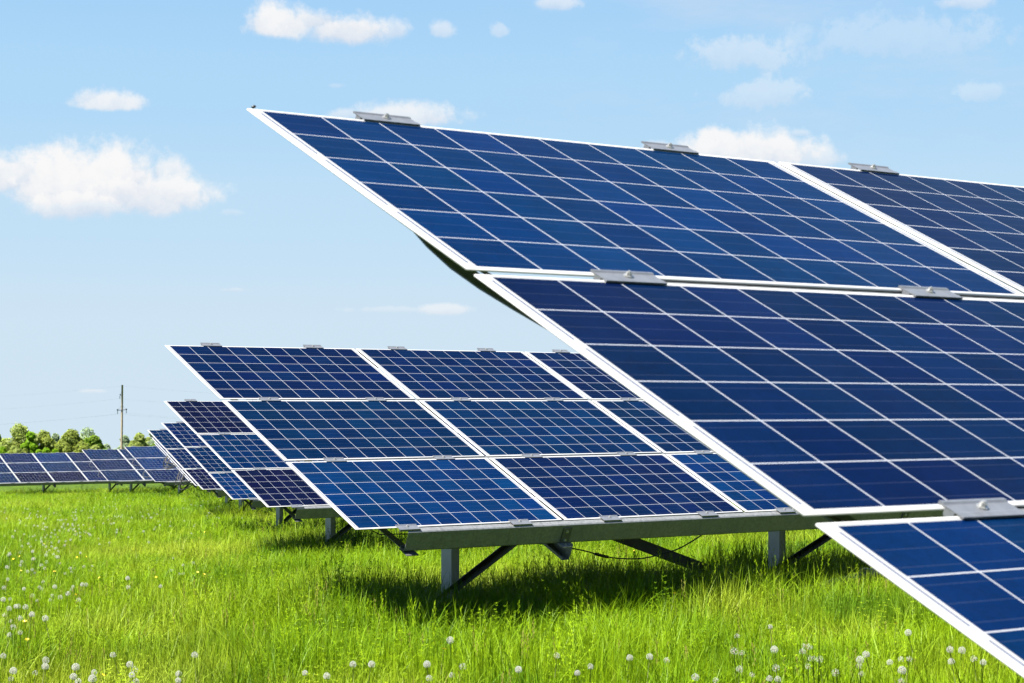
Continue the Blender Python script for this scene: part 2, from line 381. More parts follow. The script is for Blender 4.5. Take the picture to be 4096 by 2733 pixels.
ME_BRACKET = bracket_mesh()
def strap_mesh():
    b = MB(); n = 25; pts = []
    d0 = FL_N-WEB_D-0.004
    vs = np.linspace(0.02, 3.02, n)
    for v in vs:
        sag = 0.016*math.sin(math.pi*((v) % 1.003)/1.003)**2
        pts.append((v, d0-sag))
    for i, (v, d) in enumerate(pts):
        e_ = float(np.interp(v, [0, .2, .45, .6, .8, 1.0, 1.5, 3.1], [.11, .050, .008, 0, .006, .026, .075, .10]))     # the strap is bent
        b.v += [(e_, -v, d), (e_+0.058, -v, d), (e_+0.058, -v, d-0.004), (e_, -v, d-0.004)]
        if i:
            o_ = 4*(i-1)
            for j in range(4): b.face((o_+j, o_+(j+1) % 4, o_+4+(j+1) % 4, o_+4+j))
    b.face((0, 1, 2, 3)); b.face([4*(n-1)+j for j in (3, 2, 1, 0)])
    b.box(0.085, 0.18, -3.075, -2.97, d0-0.0085, d0-0.0045)
    return b.mesh("tie_strap", M_STRAP)
ME_STRAP = strap_mesh()
def post_mesh(h):
    b = MB()              # channel post: closed towards the camera side, 70 x 140 mm
    b.box(0, 0.072, 0, 0.135, 0, h)
    return b.mesh("post", M_POST)

LABELS = {
 'A': 'nearest solar table, large and slightly blurred, its left end cutting across the sky',
 'B': 'sharp solar table behind the nearest one, its front beam above dark shaded grass',
 'C': 'third solar table from the front, its left end showing directly behind the sharp table',
 'D': 'fourth solar table from the front, a narrow blue column left of the third',
 'E': 'fifth solar table from the front, its top corner just right of the pole',
 'F': 'sixth solar table from the front, a thin white sliver with black cables',
 'G': 'seventh solar table from the front, a thin white sliver behind the sixth',
 'H': 'distant solar table overlapping the slivers, its left end right below the wooden pole',
 'I': 'distant solar table whose left end steps up just left of the pole base',
 'J': 'farthest solar table, running out of the picture at the left in front of the trees',
}
PMESH = {}
BRIGHT, TEAL, NAVY, PLUM = (.0003, .0075, .0340), (.0002, .0056, .0235), (.0004, .0039, .0205), (.0009, .0018, .0110)
SHADES = {'A': (BRIGHT, NAVY, BRIGHT), 'B': (NAVY, TEAL, BRIGHT), 'C': (PLUM, TEAL, PLUM), 'D': (NAVY, TEAL, BRIGHT), 'E': (TEAL, NAVY, PLUM), 'H': (BRIGHT, BRIGHT, NAVY), 'I': (TEAL, NAVY, TEAL)}
def shade(key, c, r, rd):
    if key in SHADES and (c == 0 or rd.random() < (.95 if key == 'B' else .6)): k = SHADES[key][r]
    else: k = rd.choice([NAVY, NAVY, TEAL, PLUM, BRIGHT])
    f = rd.uniform(.9, 1.1)
    return (k[0]*f, k[1]*f*rd.uniform(.95, 1.05), k[2]*f, 1)
def make_table(key, x, y, z, dt, slope, c0, nc):
    T = R(TILT0+dt)
    ztop = z
    base = obj("solar_table", None, None, (0, 0, 0))
    yb = y-1.5*math.cos(T); xb = x+c0*CSX
    zb = float(ground(xb, yb))
    base.location = (xb, yb, zb); base.empty_display_size = 0.3
    tag(base, LABELS[key], 'solar table', 'solar tables standing in rows on the meadow')
    # local frame: origin at the upper left corner of the first panel
    U = Vector((1, 0, slope)).normalized(); V = Vector((0, math.cos(T), math.sin(T))); N = U.cross(V).normalized(); V = N.cross(U)
    rot = Matrix((U, V, N)).transposed().to_euler()
    org = Vector((x-0.0305, y+0.010*math.cos(T), z+0.010*math.sin(T)))-Vector(base.location)
    def P(u, v, n=0.0): return org+U*u-V*v+N*n
    near = key in 'ABC'
    jit = random.Random(ord(key))
    for c in range(c0, c0+nc):
        for r in range(3):
            p = obj("solar_panel", ME_PANEL, base, P(c*CSX, r*CSY, jit.uniform(-.0006, .0006)), rot)
            p.color = shade(key, c, r, jit)
            obj("frame", ME_EDGE, p)
            if key in 'AB': obj("junction_box", ME_JBOX, p)
        for k in range(4):
            vb = (-0.013, PH+0.0145, PH+CSY+0.0145, PH+2*CSY+0.008)[k]
            for du in (0.392, 1.283):
                ck = obj("clamp", ME_ENDCLAMP if k == 3 else ME_CLAMP, base, P(c*CSX+du+jit.uniform(-.006, .006), vb+(-0.006 if k == 0 else -.004 if k == 3 else 0), 0.0002), rot)
                if near: obj("bolt", ME_BOLT, ck, (0.0, 0.002, 0.0051))
    u0 = c0*CSX+0.372; L = nc*CSX-0.372-0.30
    kk = round(L, 3)
    if kk not in PMESH: PMESH[kk] = purlin_mesh(L)
    for v in (0.045, PH+0.045, PH+CSY+0.045, 3.034):
        obj("purlin", PMESH[kk], base, P(u0, v), rot)
    obj("tie_strap", ME_STRAP, base, P(u0-0.085, 0), rot)
    # frames: rafter, post, front strut, brackets every second panel
    uf = [c0*CSX+1.655+CSX*2*i for i in range((nc)//2+1) if 1.655+CSX*2*i < nc*CSX-0.2]
    tops = []
    for u in uf:
        obj("rafter", ME_RAFTER, base, P(u+0.075, 0), rot)
        for v in (3.034, PH+CSY+0.045, PH+0.045):
            bk = obj("bracket", ME_BRACKET, base, P(u+0.02, v), rot)
            if near and v > 3:
                for bx, bz in ((-0.012, FL_N-0.05), (-0.012, FL_N-0.115)): obj("bolt", ME_BOLT, bk, (bx, -0.009, bz), (R(90), 0, 0))
                obj("bolt", ME_BOLT, bk, (-0.02, -0.038, FL_N-WEB_D+0.004))
        # post stands under the rafter near the middle of the slope
        yl = -1.40                                              # world y of the post front = bottom edge + 1.30
        vpost = 1.52
        pt = P(u, vpost, FL_N-WEB_D-0.06)
        gp = float(ground(base.location.x+pt.x, base.location.y+pt.y))-zb
        h = pt.z-(gp-0.30)
        po = obj("post", post_mesh(h), base, (pt.x+0.045, pt.y, gp-0.30))
        s = MB()
        q0 = Vector((pt.x+0.03, pt.y+0.05, gp+0.24)); q1 = P(u+0.045, 2.60, FL_N-WEB_D-0.10)
        d = (q1-q0); s.bar(q0-d*0.25-Vector(q0), q1+d*0.02-Vector(q0), 0.055, 0.006, up=(0, 1, 0.6)); s.bar(Vector((0.028, 0, -0.02))-d*0.25, q1-q0+Vector((0.028, 0, -0.02)), 0.006, 0.05, up=(0, 1, 0.6))
        obj("strut", s.mesh("strut", M_BRACE), base, q0)
        tops.append((pt, gp))
    for (a, ga), (b_, gb) in zip(tops[:-1], tops[1:]):
        s = MB(); q0 = Vector((a.x+0.02, a.y+0.155, a.z-0.10)); q1 = Vector((b_.x, b_.y+0.155, gb+0.05))
        s.bar((0, 0, 0), q1-q0, 0.006, 0.085); s.bar((0, 0.032, -0.038), q1-q0+Vector((0, 0.032, -0.038)), 0.06, 0.006)
        obj("cross_brace", s.mesh("cross_brace", M_BRACE), base, q0)
        break
    return base, P
TB = {}
for row in TABLES: TB[row[0]] = make_table(*row)

def cable(key, pts, rad, name="cable"):
    base, P = TB[key]; b = MB()
    # smooth the control points
    pp = [P(*q) for q in pts]; sm = []
    for i in range(len(pp)-1):
        p0, p1, p2, p3 = pp[max(i-1, 0)], pp[i], pp[i+1], pp[min(i+2, len(pp)-1)]
        for k in range(6):
            s = k/6; sm.append(0.5*((2*p1)+(p2-p0)*s+(2*p0-5*p1+4*p2-p3)*s*s+(3*p1-p0-3*p2+p3)*s**3))
    sm.append(pp[-1]); o0 = sm[0]
    b.tube([q-o0 for q in sm], rad, 6)
    return obj(name, b.mesh(name, M_BLACK), base, o0)
# hanging lead with plug behind the sharp table's front beam, cable loops at the ends of the far tables
cable('B', [(1.2, 2.6, -.17), (1.40, 2.6, -.29), (1.705, 2.6, -.366), (1.938, 2.6, -.407), (2.229, 2.6, -.461), (2.479, 2.6, -.527), (2.67, 2.6, -.555), (2.862, 2.6, -.559), (3.044, 2.6, -.528), (3.187, 2.6, -.489), (3.353, 2.6, -.396), (3.473, 2.6, -.31), (3.6, 2.6, -.17)], 0.0055)
cable('B', [(2.37, 2.6, -.499), (2.43, 2.6, -.515), (2.50, 2.6, -.532)], 0.012, "cable_plug")
for key in 'FGHI':
    j = random.Random(ord(key))
    for v0 in ((1.0, 2.0) if key in 'FG' else (1.0, 1.9)):
        for k in range(3 if key in 'FG' else 1):
            a = v0+j.uniform(-.05, .15); w_ = j.uniform(.10, .26); dn = j.uniform(.08, .45) if key in 'FG' else .15
            cable(key, [(.10, a, -.02), (.0-j.uniform(0, .06), a+.08, -.06-dn*.5), (-.03-j.uniform(0, .05), a+.2, -.06-dn), (.03, a+.2+w_, -.05-dn*.6), (.12, a+.35+w_, -.03)], 0.013)
cable('A', [(.014, -.001, .002), (.016, -.002, .004), (.018, -.002, .005), (.021, -.001, .004)], 0.0035, "edge_clip")

# ------------------------------------------------------------------ loose rail lying in the grass behind the sharp table
b = MB()
b.tube([(0, 0, 0), (0.9, 0.1, 0.09), (1.75, 0.2, 0.17)], 0.035, 8); b.box(0.82, 0.88, 0.03, 0.14, 0.045, 0.135)
rl = obj("loose_rail", b.mesh("loose_rail", M_GALV)); g0 = on_ground(3190, 2370, 0.12)
rl.location = g0; tag(rl, 'loose grey steel rail lying tilted in the grass beside the right-hand post', 'rail')

# ------------------------------------------------------------------ grass
def leaf_material(name, c_dark, c_lite, c_dry, trans=0.30):
    m, t, b = material(name); t.n.remove(b); out = [n for n in t.n if n.type == 'OUTPUT_MATERIAL'][0]
    at = t.add('ShaderNodeAttribute', attribute_name='tint'); info = t.add('ShaderNodeObjectInfo')
    geo = t.add('ShaderNodeNewGeometry'); big = t.noise(geo.outputs['Position'], 0.55, 4, 0.6)
    f = t.m('ADD', t.m('MULTIPLY', at.outputs['Fac'], 0.55), t.m('ADD', t.m('MULTIPLY', info.outputs['Random'], 0.2), t.m('MULTIPLY', t.smooth(big, .3, .7), 0.35)), clamp=True)
    col = t.mixc(f, c_dark, c_lite)
    if name == 'grass_blades':          # darker, bluer tussocks here and there
        tus = t.smooth(t.noise(geo.outputs['Position'], 0.8, 3, 0.5), .54, .66); col = t.mixc(t.m('MULTIPLY', tus, 0.55), col, (0.022, 0.095, 0.006)); pale = t.smooth(t.noise(geo.outputs['Position'], 0.33, 4, 0.6), .50, .64); col = t.mixc(t.m('MULTIPLY', pale, 0.5), col, (0.270, 0.310, 0.030))
    col = t.mixc(t.smooth(at.outputs['Fac'], 0.955, 0.965), col, c_dry)
    p = t.add('ShaderNodeBsdfPrincipled'); t.l.new(col, p.inputs['Base Color']); p.inputs['Roughness'].default_value = 0.45; p.inputs['Specular IOR Level'].default_value = 0.09
    tr = t.add('ShaderNodeBsdfTranslucent'); t.l.new(t.mixc(0.5, col, t.mixc(1.0, col, (1.25, 1.15, 0.45), 'MULTIPLY')), tr.inputs[0])
    mx = t.add('ShaderNodeMixShader'); mx.inputs[0].default_value = trans
    t.l.new(p.outputs[0], mx.inputs[1]); t.l.new(tr.outputs[0], mx.inputs[2]); t.l.new(mx.outputs[0], out.inputs[0])
    return m
M_GRASS = leaf_material("grass_blades", (0.026, 0.086, 0.0015), (0.232, 0.345, 0.006), (0.22, 0.20, 0.05))
M_SEED = simple("grass_seed", (0.20, 0.22, 0.07), 0.8, 0, 0.3, 40)

class Leafy:                                  # flat arrays for many small blades
    def __init__(s): s.v = []; s.f = []; s.t = []
    def blade(s, x, y, h, w, lean, az, tint, curl=1.0, seg=3, z0=-0.04):
        b = len(s.v); ca, sa = math.cos(az), math.sin(az)
        ta = az+math.pi/2+random.uniform(-.5, .5); ct, st = math.cos(ta), math.sin(ta)
        for i in range(seg+1):
            k = i/seg; r = lean*h*(k**(1.6*curl)); zz = z0+h*(k-0.35*lean*k*k*k)
            ww = w*(1-k)**0.6*(0.75+0.5*k if k < .5 else 1)*0.5
            cx, cy = x+ca*r, y+sa*r
            if i == seg: s.v.append((cx, cy, zz))
            else: s.v += [(cx-ct*ww, cy-st*ww, zz), (cx+ct*ww, cy+st*ww, zz)]
        for i in range(seg-1): s.f.append((b+2*i, b+2*i+1, b+2*i+3, b+2*i+2))
        s.f.append((b+2*seg-2, b+2*seg-1, b+2*seg)); s.t += [tint]*(2*seg+1)
    def quad(s, c, d, n_, L, wd, tint):
        c = np.array(c); d = np.array(d); sd = np.cross(d, n_); sd = sd/(np.linalg.norm(sd)+1e-9)
        b = len(s.v); s.v += [tuple(c), tuple(c+d*L*.5+sd*wd*.5), tuple(c+d*L), tuple(c+d*L*.5-sd*wd*.5)]; s.f.append((b, b+1, b+2, b+3)); s.t += [tint]*4
    def mesh(s, name, mat):
        me = bpy.data.meshes.new(name); me.from_pydata(s.v, [], s.f); a = me.attributes.new('tint', 'FLOAT', 'POINT'); a.data.foreach_set('value', s.t)
        me.materials.append(mat); return me

protos = []
pcol = bpy.data.collections.new("grass_clumps")            # holds the clump shapes the meadow repeats; not linked to the scene
def proto(L, name): 
    o = bpy.data.objects.new(name, L.mesh(name, M_GRASS)); pcol.objects.link(o); protos.append(o)
def tint():
    r = random.random()
    return 0.98 if r < 0.02 else random.uniform(0, .95)
for k in range(6):                                          # dense fine grass
    L = Leafy()
    for i in range(46):
        a, r = random.uniform(0, 6.283), 0.15*math.sqrt(random.random())
        h = random.uniform(.14, .32)*(1.2 if i % 6 == 0 else 1)
        L.blade(r*math.cos(a), r*math.sin(a), h, random.uniform(.0032, .006), random.choice([random.uniform(.02, .25), random.uniform(.05, .5)]), random.uniform(0, 6.283), tint())
    proto(L, "grass_clump")
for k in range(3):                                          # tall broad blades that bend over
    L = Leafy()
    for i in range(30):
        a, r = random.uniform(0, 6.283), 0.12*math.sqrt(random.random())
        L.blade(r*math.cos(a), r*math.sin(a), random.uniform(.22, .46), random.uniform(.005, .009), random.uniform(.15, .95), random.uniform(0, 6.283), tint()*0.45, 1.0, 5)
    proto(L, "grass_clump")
for k in range(3):                                          # upright seed stalks
    L = Leafy()
    for i in range(26):
        a, r = random.uniform(0, 6.283), 0.15*math.sqrt(random.random()); x, y = r*math.cos(a), r*math.sin(a)
        L.blade(x, y, random.uniform(.14, .28), .005, random.uniform(.05, .5), random.uniform(0, 6.283), tint())
    for i in range(5):
        a, r = random.uniform(0, 6.283), 0.13*math.sqrt(random.random()); x, y = r*math.cos(a), r*math.sin(a)
        h = random.uniform(.30, .48); az_ = random.uniform(0, 6.283); ln = random.uniform(.02, .22)
        L.blade(x, y, h, .003, ln, az_, .5, 1.0, 4)
        tx, ty, tz = x+math.cos(az_)*ln*h*.9, y+math.sin(az_)*ln*h*.9, -.04+h*.93
        tn = random.choice([.5, .7, .8, .9, .98])
        for q in range(14):
            aa = random.uniform(0, 6.283); zz = tz-0.06+q*0.0065
            L.quad((tx, ty, zz), (math.cos(aa)*.4, math.sin(aa)*.4, .9), np.array([math.sin(aa), -math.cos(aa), .2]), .018, .005, tn)
    proto(L, "grass_clump")
for k in range(2):                                          # leafy weed, whorls on thin stems
    L = Leafy()
    for i in range(9):
        a, r = random.uniform(0, 6.283), 0.10*math.sqrt(random.random()); x, y = r*math.cos(a), r*math.sin(a)
        h = random.uniform(.2, .42); az_ = random.uniform(0, 6.283); ln = random.uniform(.0, .3)
        L.blade(x, y, h, .003, ln, az_, .55, 1.0, 3)
        for q in range(8):
            kq = .25+.75*q/7; cx, cy, cz = x+math.cos(az_)*ln*h*kq**1.6, y+math.sin(az_)*ln*h*kq**1.6, -.04+h*kq*.96
            for w_ in range(5):
                aa = w_*1.257+q; L.quad((cx, cy, cz), (math.cos(aa)*.85, math.sin(aa)*.85, .5), np.array([0, 0, 1.0]), .028*(1.1-.5*kq), .007, random.uniform(.4, .94))
    proto(L, "grass_clump")
NP = len(protos)

def scatter_grass():
    P = []; Rz = []; Sc = []; Id = []
    half = 0.44                                             # wedge either side of the viewing direction
    def ring(r0, r1, dens, s0, hmul):
        n = int(half*(r1*r1-r0*r0)*dens)
        rr = np.sqrt(rng.uniform(r0*r0, r1*r1, n)); aa = YAW+rng.uniform(-half, half, n)
        x, y = rr*np.sin(aa), rr*np.cos(aa)
        patch = 0.5+0.5*np.sin(x*.9+1.3*np.sin(y*.5))*np.sin(y*.8+1.1*np.cos(x*.6))
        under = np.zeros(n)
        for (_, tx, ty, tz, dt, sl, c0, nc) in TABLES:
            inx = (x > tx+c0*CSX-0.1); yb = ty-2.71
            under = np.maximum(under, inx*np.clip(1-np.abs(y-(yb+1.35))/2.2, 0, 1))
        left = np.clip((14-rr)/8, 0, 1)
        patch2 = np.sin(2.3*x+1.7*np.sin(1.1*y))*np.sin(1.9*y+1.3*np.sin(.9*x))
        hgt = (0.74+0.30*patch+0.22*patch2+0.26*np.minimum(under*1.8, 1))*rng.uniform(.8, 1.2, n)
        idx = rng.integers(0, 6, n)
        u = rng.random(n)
        idx = np.where(u < .14+.46*(under > .25), 6+rng.integers(0, 3, n), idx)  # extra dark-tinted broad clumps under the tables, added to deepen the shade
        u2 = rng.random(n); idx = np.where(u2 < .055, 9+rng.integers(0, 3, n), idx)
        u3 = rng.random(n); idx = np.where(u3 < .022, 12+rng.integers(0, 2, n), idx)
        P.append(np.stack([x, y, ground(x, y)], -1)); Rz.append(np.stack([rng.uniform(-.08, .08, n), rng.uniform(-.08, .08, n), rng.uniform(0, 6.283, n)], -1))
        w = s0*rng.uniform(.85, 1.2, n); Sc.append(np.stack([w, w, hgt*hmul], -1)); Id.append(idx)
    # tussocks: knots of tall broad blades
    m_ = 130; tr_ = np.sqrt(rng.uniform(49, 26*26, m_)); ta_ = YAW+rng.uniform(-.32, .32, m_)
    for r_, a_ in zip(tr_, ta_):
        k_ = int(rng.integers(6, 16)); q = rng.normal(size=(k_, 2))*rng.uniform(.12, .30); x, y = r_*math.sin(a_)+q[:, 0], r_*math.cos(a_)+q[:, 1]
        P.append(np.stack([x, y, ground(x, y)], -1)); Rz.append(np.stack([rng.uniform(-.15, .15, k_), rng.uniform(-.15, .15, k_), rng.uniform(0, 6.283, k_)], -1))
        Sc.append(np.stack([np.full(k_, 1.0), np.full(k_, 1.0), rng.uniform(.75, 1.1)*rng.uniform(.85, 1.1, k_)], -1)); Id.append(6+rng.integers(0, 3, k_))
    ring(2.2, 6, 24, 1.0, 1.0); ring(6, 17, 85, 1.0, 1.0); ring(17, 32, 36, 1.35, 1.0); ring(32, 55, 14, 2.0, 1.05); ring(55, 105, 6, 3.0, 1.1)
    P = np.concatenate(P); Rz = np.concatenate(Rz); Sc = np.concatenate(Sc); Id = np.concatenate(Id)
    me = bpy.data.meshes.new("grass"); me.vertices.add(len(P)); me.vertices.foreach_set('co', P.ravel())
    for nm, arr in (('rot', Rz), ('scl', Sc)):
        a = me.attributes.new(nm, 'FLOAT_VECTOR', 'POINT'); a.data.foreach_set('vector', arr.astype(np.float32).ravel())
    a = me.attributes.new('pick', 'INT', 'POINT'); a.data.foreach_set('value', Id.astype(np.int32))
    o = obj("grass", me); me.materials.append(M_GRASS)
    tag(o, 'bright green meadow grass with tall blades and seed stalks', 'grass', None, 'stuff')
    ng = bpy.data.node_groups.new("grass_scatter", 'GeometryNodeTree')
    ng.interface.new_socket('Geometry', in_out='INPUT', socket_type='NodeSocketGeometry'); ng.interface.new_socket('Geometry', in_out='OUTPUT', socket_type='NodeSocketGeometry')
    N = ng.nodes; Lk = ng.links
    gi = N.new('NodeGroupInput'); go = N.new('NodeGroupOutput'); ip = N.new('GeometryNodeInstanceOnPoints')
    ci = N.new('GeometryNodeCollectionInfo'); ci.inputs['Collection'].default_value = pcol; ci.inputs['Separate Children'].default_value = True; ci.inputs['Reset Children'].default_value = True
    def na(nm, dt):
        n = N.new('GeometryNodeInputNamedAttribute'); n.data_type = dt; n.inputs['Name'].default_value = nm; return n.outputs[0]
    Lk.new(gi.outputs[0], ip.inputs['Points']); Lk.new(ci.outputs[0], ip.inputs['Instance']); ip.inputs['Pick Instance'].default_value = True
    Lk.new(na('pick', 'INT'), ip.inputs['Instance Index']); Lk.new(na('scl', 'FLOAT_VECTOR'), ip.inputs['Scale'])
    e2r = N.new('FunctionNodeEulerToRotation'); Lk.new(na('rot', 'FLOAT_VECTOR'), e2r.inputs[0]); Lk.new(e2r.outputs[0], ip.inputs['Rotation'])
    Lk.new(ip.outputs[0], go.inputs[0])
    md = o.modifiers.new("scatter", 'NODES'); md.node_group = ng
scatter_grass()

# tall blades close to the camera, in the shade of the nearest table
for i, (px, py, hh, nb) in enumerate(((3285, 2600, .50, 3), (3340, 2620, .44, 4), (3470, 2600, .46, 3), (3560, 2570, .48, 3), (3160, 2640, .42, 4), (3860, 2600, .45, 4), (3990, 2570, .45, 5))):
    d = ray(px, py); q = d*(4.9+.25*(i % 3)); zg = float(ground(q[0], q[1])); L = Leafy(); hh = q[2]-zg
    for k in range(nb):
        L.blade(random.uniform(-.05, .05), random.uniform(-.05, .05), hh*random.uniform(.98, 1.13)+.06, .0085, random.uniform(.06, .26), random.uniform(0, 6.283), random.uniform(0, .35), 1.3, 7)
    o = obj("grass_tuft", L.mesh("grass_tuft", M_GRASS), None, (q[0], q[1], zg))
    tag(o, 'tuft of tall dark blades sticking up at the bottom edge under the nearest table', 'grass tuft', 'tall dark grass tufts at the bottom right')

# ------------------------------------------------------------------ dandelion clocks and buttercups
def flower_materials():
    m, t, b = material("dandelion_fluff"); t.n.remove(b); out = [n for n in t.n if n.type == 'OUTPUT_MATERIAL'][0]
    d = t.add('ShaderNodeBsdfDiffuse'); d.inputs[0].default_value = (.50, .50, .47, 1); tr = t.add('ShaderNodeBsdfTranslucent'); tr.inputs[0].default_value = (.50, .50, .47, 1)
    mx = t.add('ShaderNodeMixShader'); mx.inputs[0].default_value = .5; t.l.new(d.outputs[0], mx.inputs[1]); t.l.new(tr.outputs[0], mx.inputs[2]); t.l.new(mx.outputs[0], out.inputs[0])
    return m
M_FLUFF = flower_materials(); M_STEM = simple("flower_stem", (0.20, 0.22, 0.08), 0.6, 0, 0.2); M_CORE = simple("seed_core", (0.20, 0.15, 0.09), 0.8); M_YEL = simple("yellow_petal", (0.60, 0.42, 0.01), 0.5, 0, 0.1)
def fib(n):
    i = np.arange(n)+.5; ph = np.arccos(1-2*i/n); th = math.pi*(1+5**.5)*i
    return np.stack([np.cos(th)*np.sin(ph), np.sin(th)*np.sin(ph), np.cos(ph)], -1)
def head_mesh(r, n, part=1.0, mi=0):
    b = MB(); rr = random.Random(n)
    for d in fib(n):
        if d[2] < -.82 or rr.random() > part: continue
        ref = np.array([0, 0, 1.0]) if abs(d[2]) < .9 else np.array([1.0, 0, 0])
        a = np.cross(d, ref); a /= np.linalg.norm(a); c = np.cross(d, a); q = r*rr.uniform(.9, 1.03)
        o0 = len(b.v); b.v += [tuple(d*r*.2-a*r*.012), tuple(d*r*.2+a*r*.012), tuple(d*q*.8+a*r*.012), tuple(d*q*.8-a*r*.012)]; b.face((o0, o0+1, o0+2, o0+3), mi)
        ph = rr.uniform(0, 1.0)
        for k in range(5):
            th = ph+k*1.2566; e = math.cos(th)*a+math.sin(th)*c; s_ = -math.sin(th)*a+math.cos(th)*c
            o0 = len(b.v); b.v += [tuple(d*q*.8), tuple(d*q*.97+e*r*.17+s_*r*.05), tuple(d*q*.97+e*r*.17-s_*r*.05)]; b.face((o0, o0+1, o0+2), mi)
    return b
def core_mb(r, b, mi=0):
    n = 8; o0 = len(b.v)
    for i in range(1, 4):
        for j in range(n): b.v.append((r*math.sin(math.pi*i/4)*math.cos(6.283*j/n), r*math.sin(math.pi*i/4)*math.sin(6.283*j/n), r*math.cos(math.pi*i/4)))
    for i in range(2):
        for j in range(n): b.face((o0+i*n+j, o0+i*n+(j+1) % n, o0+(i+1)*n+(j+1) % n, o0+(i+1)*n+j), mi, True)
    b.face([o0+j for j in range(n)], mi); b.face([o0+2*n+j for j in range(n)][::-1], mi)
    return b
RH = 0.0205
ME_HEADS = [head_mesh(RH, 84).mesh("seed_head", M_FLUFF), head_mesh(RH*.95, 80, .75).mesh("seed_head", M_FLUFF), head_mesh(RH*.9, 72, .4).mesh("seed_head", M_FLUFF)]
ME_CORE = core_mb(RH*.24, MB()).mesh("core", M_CORE)
def stem_mesh(h, lean):
    b = MB(); b.tube([(-lean*h, 0, -h), (-lean*h*.6, 0, -h*.66), (-lean*h*.25, 0, -h*.33), (0, 0, 0)], .0022, 5); return b.mesh("stem", M_STEM)
ME_STEMS = [stem_mesh(.36, .15), stem_mesh(.36, .02), stem_mesh(.36, .3)]
def whole_dandelion():
    b = head_mesh(RH, 46, 1.0, 0)
    b.tube([(-.03, 0, -.34), (-.01, 0, -.15), (0, 0, 0)], .0026, 4, 1)
    return b
ME_WHOLE = whole_dandelion().mesh("dandelion_clock", [M_FLUFF, M_STEM])
NEAR = []
def src(ox, oy, sc, L): NEAR.extend([(ox+x*sc, oy+y*sc) for x, y in L])
src(0, 2067, .4255, [(150, 845), (42, 925), (100, 985), (183, 955), (125, 1040), (190, 1090), (32, 1310), (430, 1350), (425, 1410), (125, 1450), (330, 1470), (105, 1525), (712, 1415), (690, 1505), (735, 1550), (885, 1465), (870, 1525), (1062, 1300), (1265, 1440), (1240, 1490), (1220, 1390), (1680, 1480), (1675, 1540), (1280, 1550), (1830, 1300), (515, 660), (685, 660), (775, 640), (810, 640), (350, 790), (425, 957), (638, 725), (370, 662), (305, 745), (405, 612), (225, 680), (95, 775), (300, 920), (1720, 455), (1722, 535), (1632, 390), (1685, 542), (1615, 505), (868, 465), (700, 487), (612, 535), (660, 487), (790, 470), (565, 440), (422, 487), (325, 530), (190, 458), (62, 470), (1510, 655), (1205, 665), (1200, 580), (30, 780), (850, 505), (675, 520), (90, 1110), (240, 850)])
src(2500, 1900, .679, [(660, 950), (643, 1040), (690, 1050), (880, 1030), (1052, 1008), (1085, 1013), (1045, 1040), (1100, 1080), (1145, 1087), (890, 1138), (1080, 1130), (1240, 1165), (1385, 1090), (1420, 1058), (1380, 1125), (1392, 1172), (1560, 1105), (1625, 1085), (1675, 1085), (1632, 1152), (1627, 1215), (1915, 1030), (1985, 1035), (1922, 1100), (2055, 1085), (2110, 1105), (1668, 930), (855, 895), (535, 1210), (415, 1192), (145, 1072), (28, 1078), (245, 1092), (675, 1145), (750, 1178), (850, 1200), (900, 1205)])
src(0, 0, 1.743, [(980, 1525), (1037, 1550), (1062, 1530), (1033, 1470), (1190, 1537), (1278, 1505), (1355, 1530), (1325, 1545), (985, 1557), (853, 1525), (700, 1545), (750, 1552), (810, 1525)])
jr = random.Random(3)
def place_head(px, py):
    h = jr.uniform(.20, .30)
    return on_ground(px, py, h), h
k0 = None
for i, (px, py) in enumerate(NEAR):
    p, h = place_head(px, py)
    e = obj("dandelion_clock", None, None, p, (jr.uniform(-.2, .2), jr.uniform(-.2, .2), jr.uniform(0, 6.28)))
    s_ = jr.uniform(.72, 1.02); e.scale = (s_, s_, s_); e.empty_display_size = .03
    q = obj("seed_head", ME_HEADS[jr.choice([0, 0, 0, 1, 1, 2, 2])], e); obj("core", ME_CORE, q); obj("stem", ME_STEMS[i % 3], e)
    if px < 1150: tag(e, 'white dandelion clock on a thin stem in the sunny grass at the lower left', 'dandelion', 'dandelion clocks at the lower left')
    elif px < 2600: tag(e, 'white dandelion clock on a thin stem at the bottom edge below the shaded table', 'dandelion', 'dandelion clocks at the bottom middle')
    else: tag(e, 'white dandelion clock on a thin stem in the grass below the nearest table', 'dandelion', 'dandelion clocks at the lower right')
# smaller ones farther off: drifts on the left of the meadow
FAR = []
for (cx, cy, sx, sy, n) in ((300, 2105, 130, 30, 40), (235, 2125, 80, 22, 30), (110, 2210, 110, 40, 34), (180, 2170, 90, 22, 20), (460, 2060, 130, 40, 24), (250, 2000, 200, 18, 22), (140, 2060, 60, 14, 12), (130, 2330, 120, 60, 16), (620, 2060, 260, 60, 16)):
    for _ in range(n):
        a, b_ = jr.gauss(cx, sx), jr.gauss(cy, sy)
        if a > 5 and b_ > 1970 and a < 1100: FAR.append((a, b_))
FAR.sort(key=lambda q: -q[1])
for i, (px, py) in enumerate(FAR[:180]):
    p, h = place_head(px, py)
    e = obj("dandelion_clock", ME_WHOLE, None, p, (jr.uniform(-.2, .2), jr.uniform(-.2, .2), jr.uniform(0, 6.28))); s_ = jr.uniform(.75, 1.08); e.scale = (s_, s_, s_)
    tag(e, 'small white dandelion clock in the pale drift across the left of the meadow', 'dandelion', 'dandelion clocks in the distant drift')
b = MB(); hd = head_mesh(RH, 30, 1.0, 0)
for _ in range(150):
    px, py = jr.uniform(0, 1000), 1975+abs(jr.gauss(0, 70)); p, h = place_head(px, py); o0 = len(b.v); s_ = jr.uniform(.7, 1.1)
    b.v += [(p[0]+s_*v[0], p[1]+s_*v[1], p[2]+s_*v[2]) for v in hd.v]; b.f += [tuple(o0+i for i in f) for f in hd.f]; b.mi += hd.mi; b.sm += hd.sm
